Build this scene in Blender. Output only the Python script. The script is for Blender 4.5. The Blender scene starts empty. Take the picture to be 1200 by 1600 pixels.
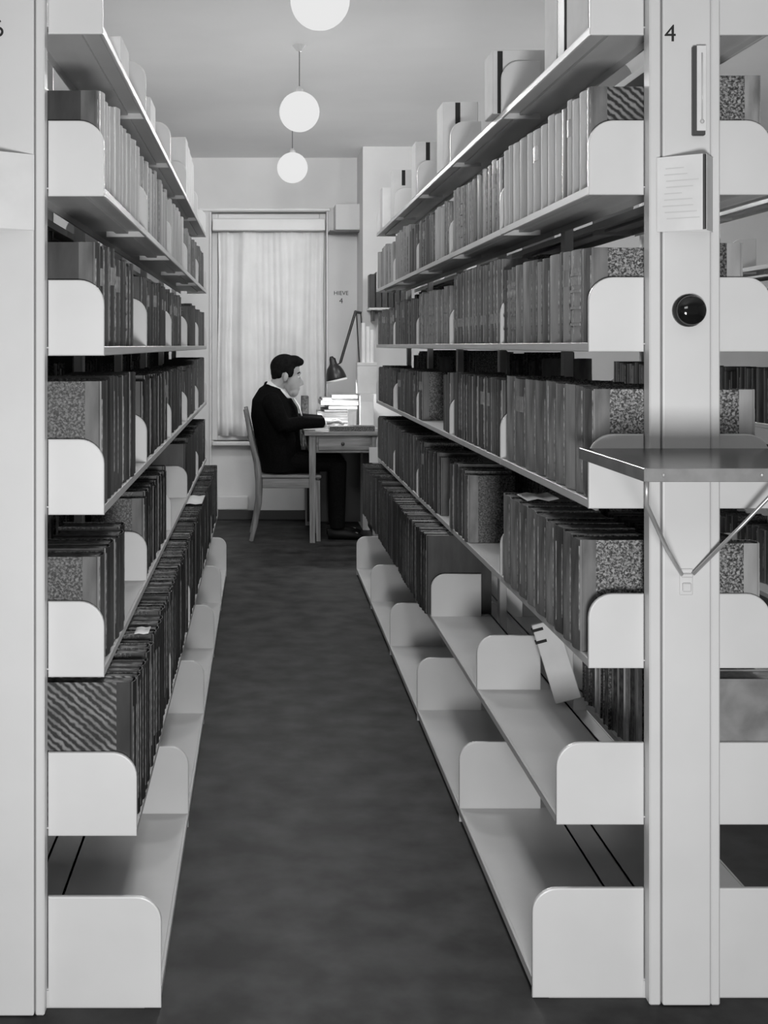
import bpy, bmesh, math, random
from mathutils import Vector, Matrix
random.seed(7)
R = random.Random(11)
C = bpy.context.scene.collection
scene = bpy.context.scene

# ------------------------------------------------------------------ camera, world, lamps, exposure
CAMZ = 1.38
cam_d = bpy.data.cameras.new('camera'); cam = bpy.data.objects.new('camera', cam_d); C.objects.link(cam)
cam.location = (0, 0, CAMZ); cam.rotation_euler = (math.pi / 2, 0, 0)
cam_d.sensor_width = 36; cam_d.lens = 36 * 1921 / 1600
cam_d.shift_x = 0.12; cam_d.shift_y = -0.1625; cam_d.clip_start = 0.05
scene.camera = cam

world = bpy.data.worlds.new('world'); scene.world = world; world.use_nodes = True
world.node_tree.nodes['Background'].inputs[0].default_value = (1, 1, 1, 1)
world.node_tree.nodes['Background'].inputs[1].default_value = 0.09

def area(name, loc, target, size, power, size_y=None):
    d = bpy.data.lights.new(name, 'AREA'); d.energy = power; d.shape = 'RECTANGLE'; d.size = size; d.size_y = size_y or size
    o = bpy.data.objects.new(name, d); C.objects.link(o); o.location = loc
    o.rotation_euler = (Vector(target) - Vector(loc)).to_track_quat('-Z', 'Y').to_euler()
    return o
area('photographer_flood', (0.21, -0.05, 0.90), (0.21, 4.0, 1.0), 0.34, 64)
area('ceiling_fill', (0.2, -0.5, 2.15), (0.2, 7.0, 2.75), 0.9, 9, 0.5)  # added fill light to lift the ceiling, not a lamp of the room

scene.view_settings.view_transform = 'Standard'; scene.view_settings.look = 'None'
scene.view_settings.gamma = 1.0; scene.view_settings.use_curve_mapping = False
scene.view_settings.exposure = 0.0

# ------------------------------------------------------------------ materials (all neutral: a black-and-white picture)
MATS = {}
def mat(name, v, rough=0.5, var=0.0, scale=8.0, spec=0.5, v2=None, bump=0.0, stretch=(1, 1, 1), metal=0.0):
    if name in MATS: return MATS[name]
    m = bpy.data.materials.new(name); m.use_nodes = True; nt = m.node_tree
    b = nt.nodes['Principled BSDF']; b.inputs['Roughness'].default_value = rough
    b.inputs['Specular IOR Level'].default_value = spec; b.inputs['Metallic'].default_value = metal
    b.inputs['Base Color'].default_value = (v, v, v, 1)
    if var or v2 is not None:
        tc = nt.nodes.new('ShaderNodeTexCoord'); mp = nt.nodes.new('ShaderNodeMapping'); mp.inputs['Scale'].default_value = stretch
        nz = nt.nodes.new('ShaderNodeTexNoise'); nz.inputs['Scale'].default_value = scale; nz.inputs['Detail'].default_value = 6
        cr = nt.nodes.new('ShaderNodeValToRGB')
        lo, hi = v * (1 - var), (v2 if v2 is not None else v * (1 + var))
        cr.color_ramp.elements[0].color = (lo, lo, lo, 1); cr.color_ramp.elements[1].color = (hi, hi, hi, 1)
        cr.color_ramp.elements[0].position = 0.35; cr.color_ramp.elements[1].position = 0.68
        nt.links.new(tc.outputs['Object'], mp.inputs['Vector']); nt.links.new(mp.outputs['Vector'], nz.inputs['Vector'])
        nt.links.new(nz.outputs['Fac'], cr.inputs['Fac']); nt.links.new(cr.outputs['Color'], b.inputs['Base Color'])
        if bump:
            bp = nt.nodes.new('ShaderNodeBump'); bp.inputs['Strength'].default_value = bump; bp.inputs['Distance'].default_value = 0.01
            nt.links.new(nz.outputs['Fac'], bp.inputs['Height']); nt.links.new(bp.outputs['Normal'], b.inputs['Normal'])
    MATS[name] = m
    return m

def marbled(name, lo, hi, kind):
    m = bpy.data.materials.new(name); m.use_nodes = True; nt = m.node_tree; b = nt.nodes['Principled BSDF']
    b.inputs['Roughness'].default_value = 0.45
    tc = nt.nodes.new('ShaderNodeTexCoord')
    n1 = nt.nodes.new('ShaderNodeTexNoise'); n1.inputs['Scale'].default_value = 190 if kind == 'speckle' else 60; n1.inputs['Detail'].default_value = 5
    n1.inputs['Distortion'].default_value = 0.7
    cr = nt.nodes.new('ShaderNodeValToRGB'); cr.color_ramp.elements[0].color = (lo,) * 3 + (1,); cr.color_ramp.elements[1].color = (hi,) * 3 + (1,)
    nt.links.new(tc.outputs['Object'], n1.inputs['Vector'])
    src = n1.outputs['Fac']
    cr.color_ramp.elements[0].position, cr.color_ramp.elements[1].position = 0.42, 0.66
    if kind == 'diagonal':
        mp = nt.nodes.new('ShaderNodeMapping'); mp.inputs['Rotation'].default_value = (0, math.radians(50), 0)
        w = nt.nodes.new('ShaderNodeTexWave'); w.bands_direction = 'X'; w.inputs['Scale'].default_value = 24; w.inputs['Distortion'].default_value = 3.2
        w.inputs['Detail'].default_value = 5; w.inputs['Detail Scale'].default_value = 2.5
        n2 = nt.nodes.new('ShaderNodeTexNoise'); n2.inputs['Scale'].default_value = 14
        mx = nt.nodes.new('ShaderNodeMath'); mx.operation = 'MULTIPLY'
        nt.links.new(tc.outputs['Object'], mp.inputs['Vector']); nt.links.new(mp.outputs['Vector'], w.inputs['Vector'])
        nt.links.new(tc.outputs['Object'], n2.inputs['Vector'])
        nt.links.new(w.outputs['Fac'], mx.inputs[0]); nt.links.new(n2.outputs['Fac'], mx.inputs[1]); src = mx.outputs[0]
        cr.color_ramp.elements[0].position, cr.color_ramp.elements[1].position = 0.12, 0.55
    if kind == 'cloud':
        n1.inputs['Scale'].default_value = 14; n1.inputs['Distortion'].default_value = 0.3; n1.inputs['Detail'].default_value = 9
        cr.color_ramp.elements[0].position, cr.color_ramp.elements[1].position = 0.35, 0.7
    nt.links.new(src, cr.inputs['Fac']); nt.links.new(cr.outputs['Color'], b.inputs['Base Color'])
    MATS[name] = m
    return m

def emitter(name, v):
    m = bpy.data.materials.new(name); m.use_nodes = True; b = m.node_tree.nodes['Principled BSDF']
    b.inputs['Base Color'].default_value = (0.02, 0.02, 0.02, 1); b.inputs['Specular IOR Level'].default_value = 0.0; b.inputs['Emission Color'].default_value = (1, 1, 1, 1); b.inputs['Emission Strength'].default_value = v
    MATS[name] = m; return m

PAINT = mat('enamelled_steel', 0.62, 0.38, 0.03, 5)
PAINT2 = mat('enamelled_steel_shelf', 0.55, 0.46, 0.04, 6)
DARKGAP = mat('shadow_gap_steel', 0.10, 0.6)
PLASTER = mat('plaster', 0.57, 0.85, 0.04, 2.5)
CEIL = mat('ceiling_plaster', 0.86, 0.9, 0.03, 1.5)
LINO = mat('dark_linoleum', 0.017, 0.55, 0.3, 7, 0.16, 0.048, 0.04)
WOOD = mat('beech_wood', 0.20, 0.45, 0.3, 6, 0.4, 0.30, 0, (8, 8, .6))
WOODH = mat('beech_wood_rail', 0.20, 0.45, 0.3, 6, 0.4, 0.28, 0, (.6, 8, 8))
DARKWOOD = mat('dark_varnished_wood', 0.045, 0.22, 0.3, 5, 0.5, 0.07, 0, (9, 1, 1))
SUIT = mat('black_wool', 0.006, 0.95, 0.3, 90, 0.05)
SKIN = mat('skin', 0.42, 0.55, 0.08, 20)
HAIR = mat('dark_hair', 0.008, 0.8, 0.4, 60, 0.1)
SHIRT = mat('white_shirt', 0.75, 0.8)
PAPER = mat('white_paper', 0.76, 0.8, 0.04, 15)
PAGES = mat('page_edges', 0.10, 0.8, 0.45, 60, 0.3, 0.19)
PAGESM = mat('dusty_page_edges', 0.16, 0.8, 0.6, 50, 0.3, 0.34)
PAGESL = mat('pale_page_edges', 0.42, 0.8, 0.2, 60)
CARD = mat('pale_card', 0.66, 0.75, 0.05, 12)
BLACK = mat('black_gloss', 0.008, 0.06, spec=0.6)
DARKMETAL = mat('dark_enamel', 0.02, 0.35)
STEEL = mat('bright_steel', 0.5, 0.3, metal=0.6)
INK = mat('ink', 0.015, 0.8)
CURTAIN = mat('curtain_cloth', 0.74, 0.9, 0.05, 6)
DARKBOARD = mat('dark_skirting', 0.03, 0.6)  # dark colour of the skirting, also on the desk panels
TITLE = mat('title_label_paper', 0.30, 0.6, 0.15, 80)
GLASS = mat('window_pane', 0.35, 0.15)
M_SPECK = marbled('marbled_speckle', 0.018, 0.36, 'speckle')
M_SPECKD = marbled('marbled_dark_speckle', 0.007, 0.17, 'speckle')
M_DIAG = marbled('marbled_diagonal', 0.010, 0.20, 'diagonal')
M_CLOUD = marbled('grey_mottled_cloth', 0.15, 0.27, 'cloud')
TONES = [0.008, 0.014, 0.022, 0.033, 0.05, 0.075, 0.105, 0.145, 0.2, 0.28, 0.38, 0.48, 0.58]
LEATHER = [mat('binding_%s' % n, t, 0.42 if t < .25 else 0.65, 0.35 if t < .25 else 0.12, 28, 0.5, t * 1.75 if t < .25 else t * 1.2, 0.0, (1, 1, 0.25))
           for t, n in zip(TONES, 'coal soot ebony charcoal umber slate ash dust stone pebble chalk cream linen'.split())]
def tone_mat(t): return LEATHER[min(range(len(TONES)), key=lambda i: abs(math.log(TONES[i] / t)))]

# ------------------------------------------------------------------ helpers
def link_mesh(name, me, m, parent=None, smooth=False):
    o = bpy.data.objects.new(name, me); C.objects.link(o)
    for mm in (m if isinstance(m, (list, tuple)) else [m]): me.materials.append(mm)
    if parent is not None: o.parent = parent
    if smooth:
        for p in me.polygons: p.use_smooth = True
    return o
def obj(name, bm, m, parent=None, smooth=False, fix=True):
    if fix: bmesh.ops.recalc_face_normals(bm, faces=bm.faces[:])
    me = bpy.data.meshes.new(name); bm.to_mesh(me); bm.free()
    return link_mesh(name, me, m, parent, smooth)
def tag(o, label=None, cat=None, group=None, kind=None):
    if label: o['label'] = label
    if cat: o['category'] = cat
    if group: o['group'] = group
    if kind: o['kind'] = kind
    return o
def thing(name, label, cat, loc=(0, 0, 0), group=None, rz=0):
    o = bpy.data.objects.new(name, None); C.objects.link(o); o.location = loc; o.rotation_euler = (0, 0, rz); o.empty_display_size = 0.05
    return tag(o, label, cat, group)
def bx(bm, x0, x1, y0, y1, z0, z1, bev=0.0, seg=1, mi=0):
    r = bmesh.ops.create_cube(bm, size=1.0); vs = r['verts']
    for v in vs:
        v.co.x = x0 if v.co.x < 0 else x1; v.co.y = y0 if v.co.y < 0 else y1; v.co.z = z0 if v.co.z < 0 else z1
    if mi:
        for f in {f for v in vs for f in v.link_faces}: f.material_index = mi
    if bev:
        es = list({e for v in vs for e in v.link_edges})
        bmesh.ops.bevel(bm, geom=es, offset=bev, segments=seg, affect='EDGES', profile=0.5)
    return vs
def box(name, x0, x1, y0, y1, z0, z1, m, parent=None, bev=0.0, seg=1):
    bm = bmesh.new(); bx(bm, x0, x1, y0, y1, z0, z1, bev, seg); return obj(name, bm, m, parent)
def loft(bm, path, ra, rb=None, n=10, side=(0, 1, 0), cap=True, mi=0):
    """closed tube through path; ra = half-width along `side`, rb = half-width in the other direction"""
    path = [Vector(p) for p in path]; rb = rb or ra
    ra = [ra] * len(path) if isinstance(ra, (int, float)) else ra; rb = [rb] * len(path) if isinstance(rb, (int, float)) else rb
    rings = []; side = Vector(side).normalized()
    for i, p in enumerate(path):
        t = (path[min(i + 1, len(path) - 1)] - path[max(i - 1, 0)]).normalized()
        u = side - t * side.dot(t)
        if u.length < 1e-4: u = Vector((1, 0, 0)) - t * t.x
        if u.length < 1e-4: u = Vector((0, 0, 1)) - t * t.z
        u.normalize(); w = t.cross(u)
        rings.append([bm.verts.new(p + u * (ra[i] * math.cos(2 * math.pi * k / n)) + w * (rb[i] * math.sin(2 * math.pi * k / n))) for k in range(n)])
    fs = []
    for a, b in zip(rings, rings[1:]):
        for k in range(n): fs.append(bm.faces.new((a[k], a[(k + 1) % n], b[(k + 1) % n], b[k])))
    if cap: fs.append(bm.faces.new(rings[0][::-1])); fs.append(bm.faces.new(rings[-1]))
    for f in fs: f.material_index = mi
    return rings
def ball(bm, c, r, n=16, m=10, rot=None):
    mt = Matrix.Translation(c) @ (rot.to_4x4() if rot else Matrix.Identity(4)) @ Matrix.Diagonal((*r, 1)) if not isinstance(r, (int, float)) else Matrix.Translation(c) @ Matrix.Diagonal((r, r, r, 1))
    return bmesh.ops.create_uvsphere(bm, u_segments=n, v_segments=m, radius=1, matrix=mt)
def prism(bm, pts, y0, y1, bev=0.0):
    """polygon in XZ extruded along Y"""
    a = [bm.verts.new((x, y0, z)) for x, z in pts]; b = [bm.verts.new((x, y1, z)) for x, z in pts]
    f = bm.faces.new(a); bm.faces.new(b[::-1]); n = len(pts)
    for k in range(n): bm.faces.new((a[k], b[k], b[(k + 1) % n], a[(k + 1) % n]))
    if bev:
        bmesh.ops.recalc_face_normals(bm, faces=bm.faces[:])
        bmesh.ops.bevel(bm, geom=list(f.edges), offset=bev, segments=2, affect='EDGES', profile=0.5)
def remesh(o, voxel, smooth_it=4):
    md = o.modifiers.new('union', 'REMESH'); md.mode = 'VOXEL'; md.voxel_size = voxel; md.use_smooth_shade = True
    s = o.modifiers.new('soften', 'SMOOTH'); s.iterations = smooth_it; s.factor = 0.5
def text(name, body, size, loc, m, parent=None, depth=0.0005):
    d = bpy.data.curves.new(name, 'FONT'); d.body = body; d.size = size; d.align_x = 'CENTER'; d.align_y = 'CENTER'; d.extrude = depth
    o = bpy.data.objects.new(name, d); C.objects.link(o); o.location = loc; o.rotation_euler = (math.pi / 2, 0, 0); d.materials.append(m)
    bpy.context.view_layer.update(); me = bpy.data.meshes.new_from_object(o.evaluated_get(bpy.context.evaluated_depsgraph_get())); me.name = name
    mw = (o.location.copy(), o.rotation_euler.copy()); bpy.data.objects.remove(o); o = bpy.data.objects.new(name, me); C.objects.link(o); o.location, o.rotation_euler = mw
    if parent is not None: o.parent = parent
    return o
def ordinal(n):
    w = 'first second third fourth fifth sixth seventh eighth ninth tenth eleventh twelfth thirteenth fourteenth fifteenth sixteenth seventeenth eighteenth nineteenth twentieth'.split()
    if n <= 20: return w[n - 1]
    return 'twenty-' + w[n - 21] if n < 30 else ('thirtieth' if n == 30 else 'thirty-' + w[n - 31])

# ------------------------------------------------------------------ the room
CH, WY = 2.87, 9.75
def struct(o, label=None): return tag(o, label, None, None, 'structure')
struct(box('floor', -4.0, 5.0, -3.0, WY + .3, -0.1, 0.0, LINO), 'dark worn linoleum floor of the book stack aisle')
struct(box('ceiling', -4.0, 5.0, -3.0, WY + .3, CH, CH + .1, CEIL), 'white plastered ceiling')
WX0, WX1, WZ0, WZ1 = -0.396, 0.518, 0.62, 2.44
bm = bmesh.new()
bx(bm, -4.0, WX0, WY, WY + .25, 0, CH); bx(bm, WX1, 5.0, WY, WY + .25, 0, CH)
bx(bm, WX0, WX1, WY, WY + .25, WZ1, CH); bx(bm, WX0, WX1, WY + .03, WY + .25, 0, WZ0)
struct(obj('wall_back', bm, PLASTER), 'pale plastered end wall with the curtained window')
struct(box('wall_left', -4.1, -4.0, -3.0, WY + .25, 0, CH, PLASTER), 'pale side wall beyond the left racks')
struct(box('wall_right', 5.0, 5.1, -3.0, WY + .25, 0, CH, PLASTER), 'pale side wall beyond the right racks')
struct(box('trim_1', 0.761, 1.75, 9.2, WY, 0, CH, PLASTER), 'projecting wall pier beside the window')
bm = bmesh.new(); bx(bm, -4.0, 0.761, WY - .016, WY, 0, .075, .004)
struct(obj('baseboard_back', bm, DARKBOARD), 'dark skirting along the end wall')
# window: frame, panes, sill, head rail
w = bpy.data.objects.new('window_1', None); C.objects.link(w); w.location = (0, WY, 0); struct(w, 'tall window behind the drawn curtain')
bm = bmesh.new()
bx(bm, WX0, WX0 + .05, .12, .18, WZ0, WZ1, .005); bx(bm, WX1 - .05, WX1, .12, .18, WZ0, WZ1, .005)
bx(bm, WX0 + .05, WX1 - .05, .12, .18, WZ1 - .05, WZ1, .005); bx(bm, WX0 + .05, WX1 - .05, .12, .18, WZ0, WZ0 + .05, .005); bx(bm, .04, .08, .12, .18, WZ0 + .05, WZ1 - .05, .004)
obj('window_frame', bm, PAINT, w)
for a, b in ((WX0 + .05, .04), (.08, WX1 - .05)): box('pane', a, b, .145, .155, WZ0 + .05, WZ1 - .05, GLASS, w)
bm = bmesh.new(); bx(bm, WX0 + .01, WX1 - .01, -.05, .12, WZ0 - .03, WZ0, .008, 2); obj('window_sill', bm, PLASTER, w)
bm = bmesh.new(); bx(bm, WX0 - .012, WX0 + .002, -.012, 0, .10, WZ1, .003); bx(bm, WX1 - .002, WX1 + .012, -.012, 0, .62, WZ1, .003); bx(bm, WX0 - .10, WX1 + .03, -.018, 0, WZ1 + .005, WZ1 + .03, .004)
obj('window_casing', bm, PAINT, w)
struct(box('trim_2', WX0 + .01, WX1 - .01, WY - .03, WY + .06, 2.29, 2.385, PAINT, None, .006), 'plain pelmet box over the curtain')
bm = bmesh.new(); bx(bm, -.37, -.10, WY - .02, WY + .03, .078, .19, .012, 2); struct(obj('trim_3', bm, PLASTER), 'low boxed pipe along the wall under the window')
t = text('wall_lettering', 'HIEVE', .046, (.634, WY - .002, 1.795), INK); struct(t, 'small stencilled lettering on the wall beside the window')
t = text('wall_number', '4', .06, (.634, WY - .002, 1.733), INK); struct(t, 'small stencilled number 4 on the wall')

# curtain: a pleated sheet with real folds and thickness
bm = bmesh.new(); nx, nz = 150, 14; z1c, z0c = 2.30, .66; grid = []
for j in range(nz + 1):
    v = j / nz; row = []
    for i in range(nx + 1):
        u = i / nx; x = -.345 + u * .845 + .006 * math.sin(6 * v + u * 9)
        f = .030 * math.sin(u * 41 + 1.6 * math.sin(u * 9 + .4) + .5 * v) * (.55 + .45 * math.sin(u * 7 + 1)) + .007 * math.sin(u * 97 + 2 * math.sin(u * 13)) + .022 * math.sin(u * 17 + v * .8)
        row.append(bm.verts.new((x, WY + .066 + f * (.45 + .55 * v), z1c + (z0c - z1c) * v)))
    grid.append(row)
for j in range(nz):
    for i in range(nx): bm.faces.new((grid[j][i], grid[j + 1][i], grid[j + 1][i + 1], grid[j][i + 1]))
cu = obj('curtain', bm, CURTAIN, None, True); s = cu.modifiers.new('thick', 'SOLIDIFY'); s.thickness = .002
tag(cu, 'white pleated curtain drawn across the window behind the seated reader', 'curtain')

wb = thing('wall_box', 'pale square box mounted high on the wall beside the curtained window', 'box', (0, 0, 0))
bm = bmesh.new(); bx(bm, .575, .79, 9.5, WY, 2.275, 2.475, .006, 2); obj('casing', bm, PLASTER, wb)
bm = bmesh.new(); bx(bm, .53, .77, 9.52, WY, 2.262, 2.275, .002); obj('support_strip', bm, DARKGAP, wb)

# ------------------------------------------------------------------ globe lamps (each lamp's own light with it)
GLOW = emitter('opal_globe', 0.80)
def globe_lamp(x, y, z, label, power, vis=True):
    t = thing('globe_lamp', label, 'lamp', (x, y, z), 'globe lamps along the ceiling')
    bm = bmesh.new(); ball(bm, (0, 0, 0), .1, 28, 18); obj('globe', bm, GLOW, t, True)
    bm = bmesh.new(); loft(bm, [(0, 0, .097), (0, 0, .112), (0, 0, .125)], [.022, .02, .008], n=12); obj('lamp_cap', bm, PAINT, t)
    bm = bmesh.new(); loft(bm, [(0, 0, .12), (0, 0, CH - z - .02)], .0022, n=6); obj('cord', bm, DARKMETAL, t)
    bm = bmesh.new(); loft(bm, [(0, 0, CH - z - .03), (0, 0, CH - z)], [.012, .035], n=14); obj('ceiling_rose', bm, PAINT, t)
    d = bpy.data.lights.new('globe_bulb', 'POINT'); d.energy = power; d.shadow_soft_size = .112
    d.use_nodes = True; nt = d.node_tree; em = nt.nodes['Emission']; lf = nt.nodes.new('ShaderNodeLightFalloff'); lf.inputs['Strength'].default_value = 1.0; lf.inputs['Smooth'].default_value = 0.6
    nt.links.new(lf.outputs['Linear'], em.inputs['Strength'])
    o = bpy.data.objects.new('globe_bulb', d); C.objects.link(o); o.parent = t
    return t
GP = 72
globe_lamp(.198, 4.13, 2.54, 'white globe lamp cut by the top edge of the picture, nearest of three', GP)
globe_lamp(.190, 6.10, 2.54, 'white globe lamp hanging on a cord, middle one over the aisle', GP)
globe_lamp(.204, 8.02, 2.54, 'white globe lamp hanging in front of the window wall, farthest of three', GP)
globe_lamp(1.60, 6.10, 2.54, 'white globe lamp hidden behind the right rack, midway along the next aisle', GP)
globe_lamp(1.60, 8.02, 2.54, 'white globe lamp at the window end of the next aisle, behind the right rack', GP)
globe_lamp(-1.21, 6.10, 2.54, 'white globe lamp hidden behind the left rack, midway along its aisle', GP)

# ------------------------------------------------------------------ steel book racks
BAY, NB = 0.96, 5
SURF = [.040, .384, .715, 1.053, 1.385, 1.717, 2.055]
DEPTH = [.312, .261, .193, .193, .193, .193, .190]
BH = [.192, .156, .140, .140, .140, .140, .150]        # bracket height above the shelf surface
def bracket_mesh(side, depth, s, h, bottom, inner=.076):
    bm = bmesh.new(); x1 = -depth; r = .052; pts = [(x1, bottom)]
    for k in range(9):
        a = math.pi - k / 8 * math.pi / 2
        pts.append((x1 + r + r * math.cos(a), s + h - r + r * math.sin(a)))
    pts += [(-inner, s + h), (-inner, bottom)]
    pts = [(x * (1 if side < 0 else -1), z) for x, z in pts]
    prism(bm, pts, 0, .009, .003)
    return bm
def rack(name, cx, ny, zoff, label, fancy=True):
    t = thing(name, label, 'book rack', (cx, ny, 0))
    S = [SURF[0]] + [s + zoff for s in SURF[1:]]
    # end column: channel with recessed joints and a proud cover plate
    bm = bmesh.new(); bx(bm, -.074, -.050, -.030, .010, 0, 2.42, .003); bx(bm, .055, .074, -.030, .010, 0, 2.42, .003)
    bx(bm, -.050, .055, .0, .010, 0, 2.42); obj('upright', bm, PAINT, t)
    bm = bmesh.new(); bx(bm, -.0475, .0530, -.034, 0, 0.002, 2.42, .0035, 2); obj('cover_plate', bm, PAINT, t)
    bm = bmesh.new(); bx(bm, -.0500, -.0475, -.012, 0, 0, 2.42); bx(bm, .0530, .0550, -.012, 0, 0, 2.42); o = obj('joint_strip', bm, DARKGAP, t)
    bm = bmesh.new(); bx(bm, -.013, .013, -.022, .022, 0.036, 2.35, .002); post = obj('upright', bm, PAINT2, t); post.location = (0, BAY, 0)
    for k in range(2, NB + 1):
        c = post.copy(); C.objects.link(c); c.parent = t; c.location = (0, BAY * k - (.03 if k == NB else 0), 0)
    meshes = {}
    for lv in range(7):
        for side in (-1, 1):
            d, s = DEPTH[lv], S[lv]; th = .018 if lv else .022
            bm = bmesh.new(); sg = side
            def sb(a, b, *r, **k): x = sorted((sg * a, sg * b)); bx(bm, x[0], x[1], *r, **k)
            sb(.034, d, .0015, BAY - .0015, s - .0025, s)                        # sheet
            sb(d - .008, d, .0015, BAY - .0015, s - th, s + .0012, bev=.002)     # front lip
            sb(d * .55, d * .55 + .035, .01, BAY - .01, s - .010, s - .003)      # stiffening rib
            sb(.034, .040, .0015, BAY - .0015, s - th, s)
            if lv == 0: sb(.05, d - .035, .0015, BAY - .0015, 0, s - .004)       # set-back plinth
            first = obj('shelf', bm, PAINT2, t)
            bb = obj('shelf_bracket', bracket_mesh(side, d, s, BH[lv], 0 if lv == 0 else s - th), PAINT, first)
            for k in range(NB):
                if k == 0: sh = first
                else:
                    sh = first.copy(); C.objects.link(sh); sh.parent = t; sh.location = (0, BAY * k, 0)
                    b2 = bb.copy(); C.objects.link(b2); b2.parent = sh; b2.location = (0, 0, 0)
                if k == NB - 1:
                    b2 = bb.copy(); C.objects.link(b2); b2.parent = sh; b2.location = (0, BAY - .009, 0)
    bm = bmesh.new()
    for a, b in ((-.0332, .0332),): bx(bm, a, b, .012, BAY * NB - .06, .022, S[0] - .001)
    obj('base_rail', bm, PAINT2, t)
    return t, S
RX, RY, LX, LY = .886, 2.600, -.520, 2.560
r4, SR = rack('book_rack', RX, RY, 0.0, 'pale steel double-sided book rack marked 4, right of the aisle')
r6, SL = rack('book_rack', LX, LY, -.008, 'pale steel double-sided book rack marked 6, left of the aisle')
r2, S2 = rack('book_rack', 2.292, 2.62, 0.0, 'pale steel book rack in the next aisle, glimpsed behind rack 4')
r8, S8 = rack('book_rack', -1.926, 2.56, 0.0, 'pale steel book rack farthest left, glimpsed through the gaps of rack 6')
text('number_sign', '4', .050, (-.032, -.0345, 2.030), INK, r4)
text('number_sign', '6', .050, (-.020, -.0345, 2.030), INK, r6)

# fold-down board on the end of rack 4, with its wire stay
fb = box('fold_down_board', -.220, .220, -.470, -.036, 1.147, 1.166, DARKWOOD, r4, .004, 2)
bm = bmesh.new(); bx(bm, -.221, .221, -.4735, -.4705, 1.144, 1.1675, .001); bx(bm, -.2235, -.2205, -.4735, -.036, 1.144, 1.1675, .001); bx(bm, .2205, .2235, -.4735, -.036, 1.144, 1.1675, .001)
obj('edge_band', bm, mat('worn_edge_band', .17, .3, .2, 20), fb)
bm = bmesh.new()
for x in (-.19, -.02): ball(bm, (x, -.4745, 1.156), .0035, 8, 6)
obj('screw_head', bm, STEEL, fb)
for pts_ in ([(-.205, -.43, 1.143), (-.205, -.425, 1.10), (-.10, -.22, .985), (-.012, -.044, .905)], [(.204, -.12, 1.143), (.19, -.115, 1.125), (.10, -.08, 1.012), (.012, -.044, .905)]):
    bm = bmesh.new(); loft(bm, pts_, .0042, n=8)
    obj('support_rod', bm, STEEL, fb, True)
bm = bmesh.new(); bx(bm, -.014, .014, -.038, -.034, .860, .915, .0015); bx(bm, -.012, .012, -.047, -.038, .898, .906, .002); bx(bm, -.009, .009, -.045, -.038, .868, .886, .002); obj('latch_plate', bm, PAINT, r4)

# ------------------------------------------------------------------ books
class Stuff:
    def __init__(s): s.v, s.f, s.mi, s.mats = [], [], [], []
    def add(s, verts, faces, m):
        if m not in s.mats: s.mats.append(m)
        k, b = s.mats.index(m), len(s.v); s.v += verts
        for f in faces: s.f.append([b + i for i in f]); s.mi.append(k)
REST = Stuff(); WORN = mat('worn_joint', .17, .7, .6, 60, .5, .30); WORN2 = mat('pale_worn_joint', .34, .7, .6, 60, .5, .5)
BOXF = [(0, 1, 2, 3), (7, 6, 5, 4), (0, 4, 5, 1), (1, 5, 6, 2), (2, 6, 7, 3), (3, 7, 4, 0)]
def boxv(x0, x1, y0, y1, z0, z1): return [(x0, y0, z0), (x1, y0, z0), (x1, y1, z0), (x0, y1, z0), (x0, y0, z1), (x1, y0, z1), (x1, y1, z1), (x0, y1, z1)]
def spine_profile(t, q, e, bulge, n=6, th=.002):
    out = [(q, -e), (.006, -e), (.0025, .0012)]
    for k in range(n + 1):
        a = k / n; out.append((-bulge * math.sin(math.pi * a), .0015 + (t - .003) * a))
    out += [(.0025, t - .0012), (.006, t + e), (q, t + e)]
    inn = [(q, 0.0), (.006, 0.0), (.004, .003)] + [(-bulge * math.sin(math.pi * k / n) + th, .003 + (t - .006) * k / n) for k in range(n + 1)] + [(.004, t - .003), (.006, t), (q, t)]
    return out, inn
def spine_geo(t, q, e, bulge, z0, z1, n=6, th=.002):
    out, inn = spine_profile(t, q, e, bulge, n, th); m = len(out)
    v = [(x, y, z0) for x, y in out] + [(x, y, z1) for x, y in out] + [(x, y, z0) for x, y in inn] + [(x, y, z1) for x, y in inn]
    f = []
    for i in range(m - 1):
        f += [(i, i + 1, m + i + 1, m + i), (2 * m + i + 1, 2 * m + i, 3 * m + i, 3 * m + i + 1), (m + i, m + i + 1, 3 * m + i + 1, 3 * m + i), (i + 1, i, 2 * m + i, 2 * m + i + 1)]
    f += [(0, m, 3 * m, 2 * m), (m - 1, 3 * m - 1, 4 * m - 1, 2 * m - 1)]
    return v, f
def arc_geo(t, bulge, z0, z1, off=.0007, a0=.12, a1=.88, n=5):
    v = []
    for z in (z0, z1):
        for o in (off, -.0008):
            for k in range(n + 1):
                a = a0 + (a1 - a0) * k / n; v.append((-bulge * math.sin(math.pi * a) - o, .0015 + (t - .003) * a, z))
    m = n + 1; f = []
    for i in range(n): f += [(i, i + 1, 2 * m + i + 1, 2 * m + i), (i, m + i, m + i + 1, i + 1), (2 * m + i, 2 * m + i + 1, 3 * m + i + 1, 3 * m + i)]
    f += [(0, 2 * m, 3 * m, m), (n, m + n, 3 * m + n, 2 * m + n)]
    return v, f
def pymesh(name, geos):
    me = bpy.data.meshes.new(name); V, F, MI = [], [], []
    for v, f, mi in geos:
        b = len(V); V += v
        for q in f: F.append([b + i for i in q]); MI.append(mi)
    me.from_pydata(V, [], F); me.polygons.foreach_set('material_index', MI)
    bm = bmesh.new(); bm.from_mesh(me); bmesh.ops.recalc_face_normals(bm, faces=bm.faces[:]); bm.to_mesh(me); bm.free()
    return me

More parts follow.
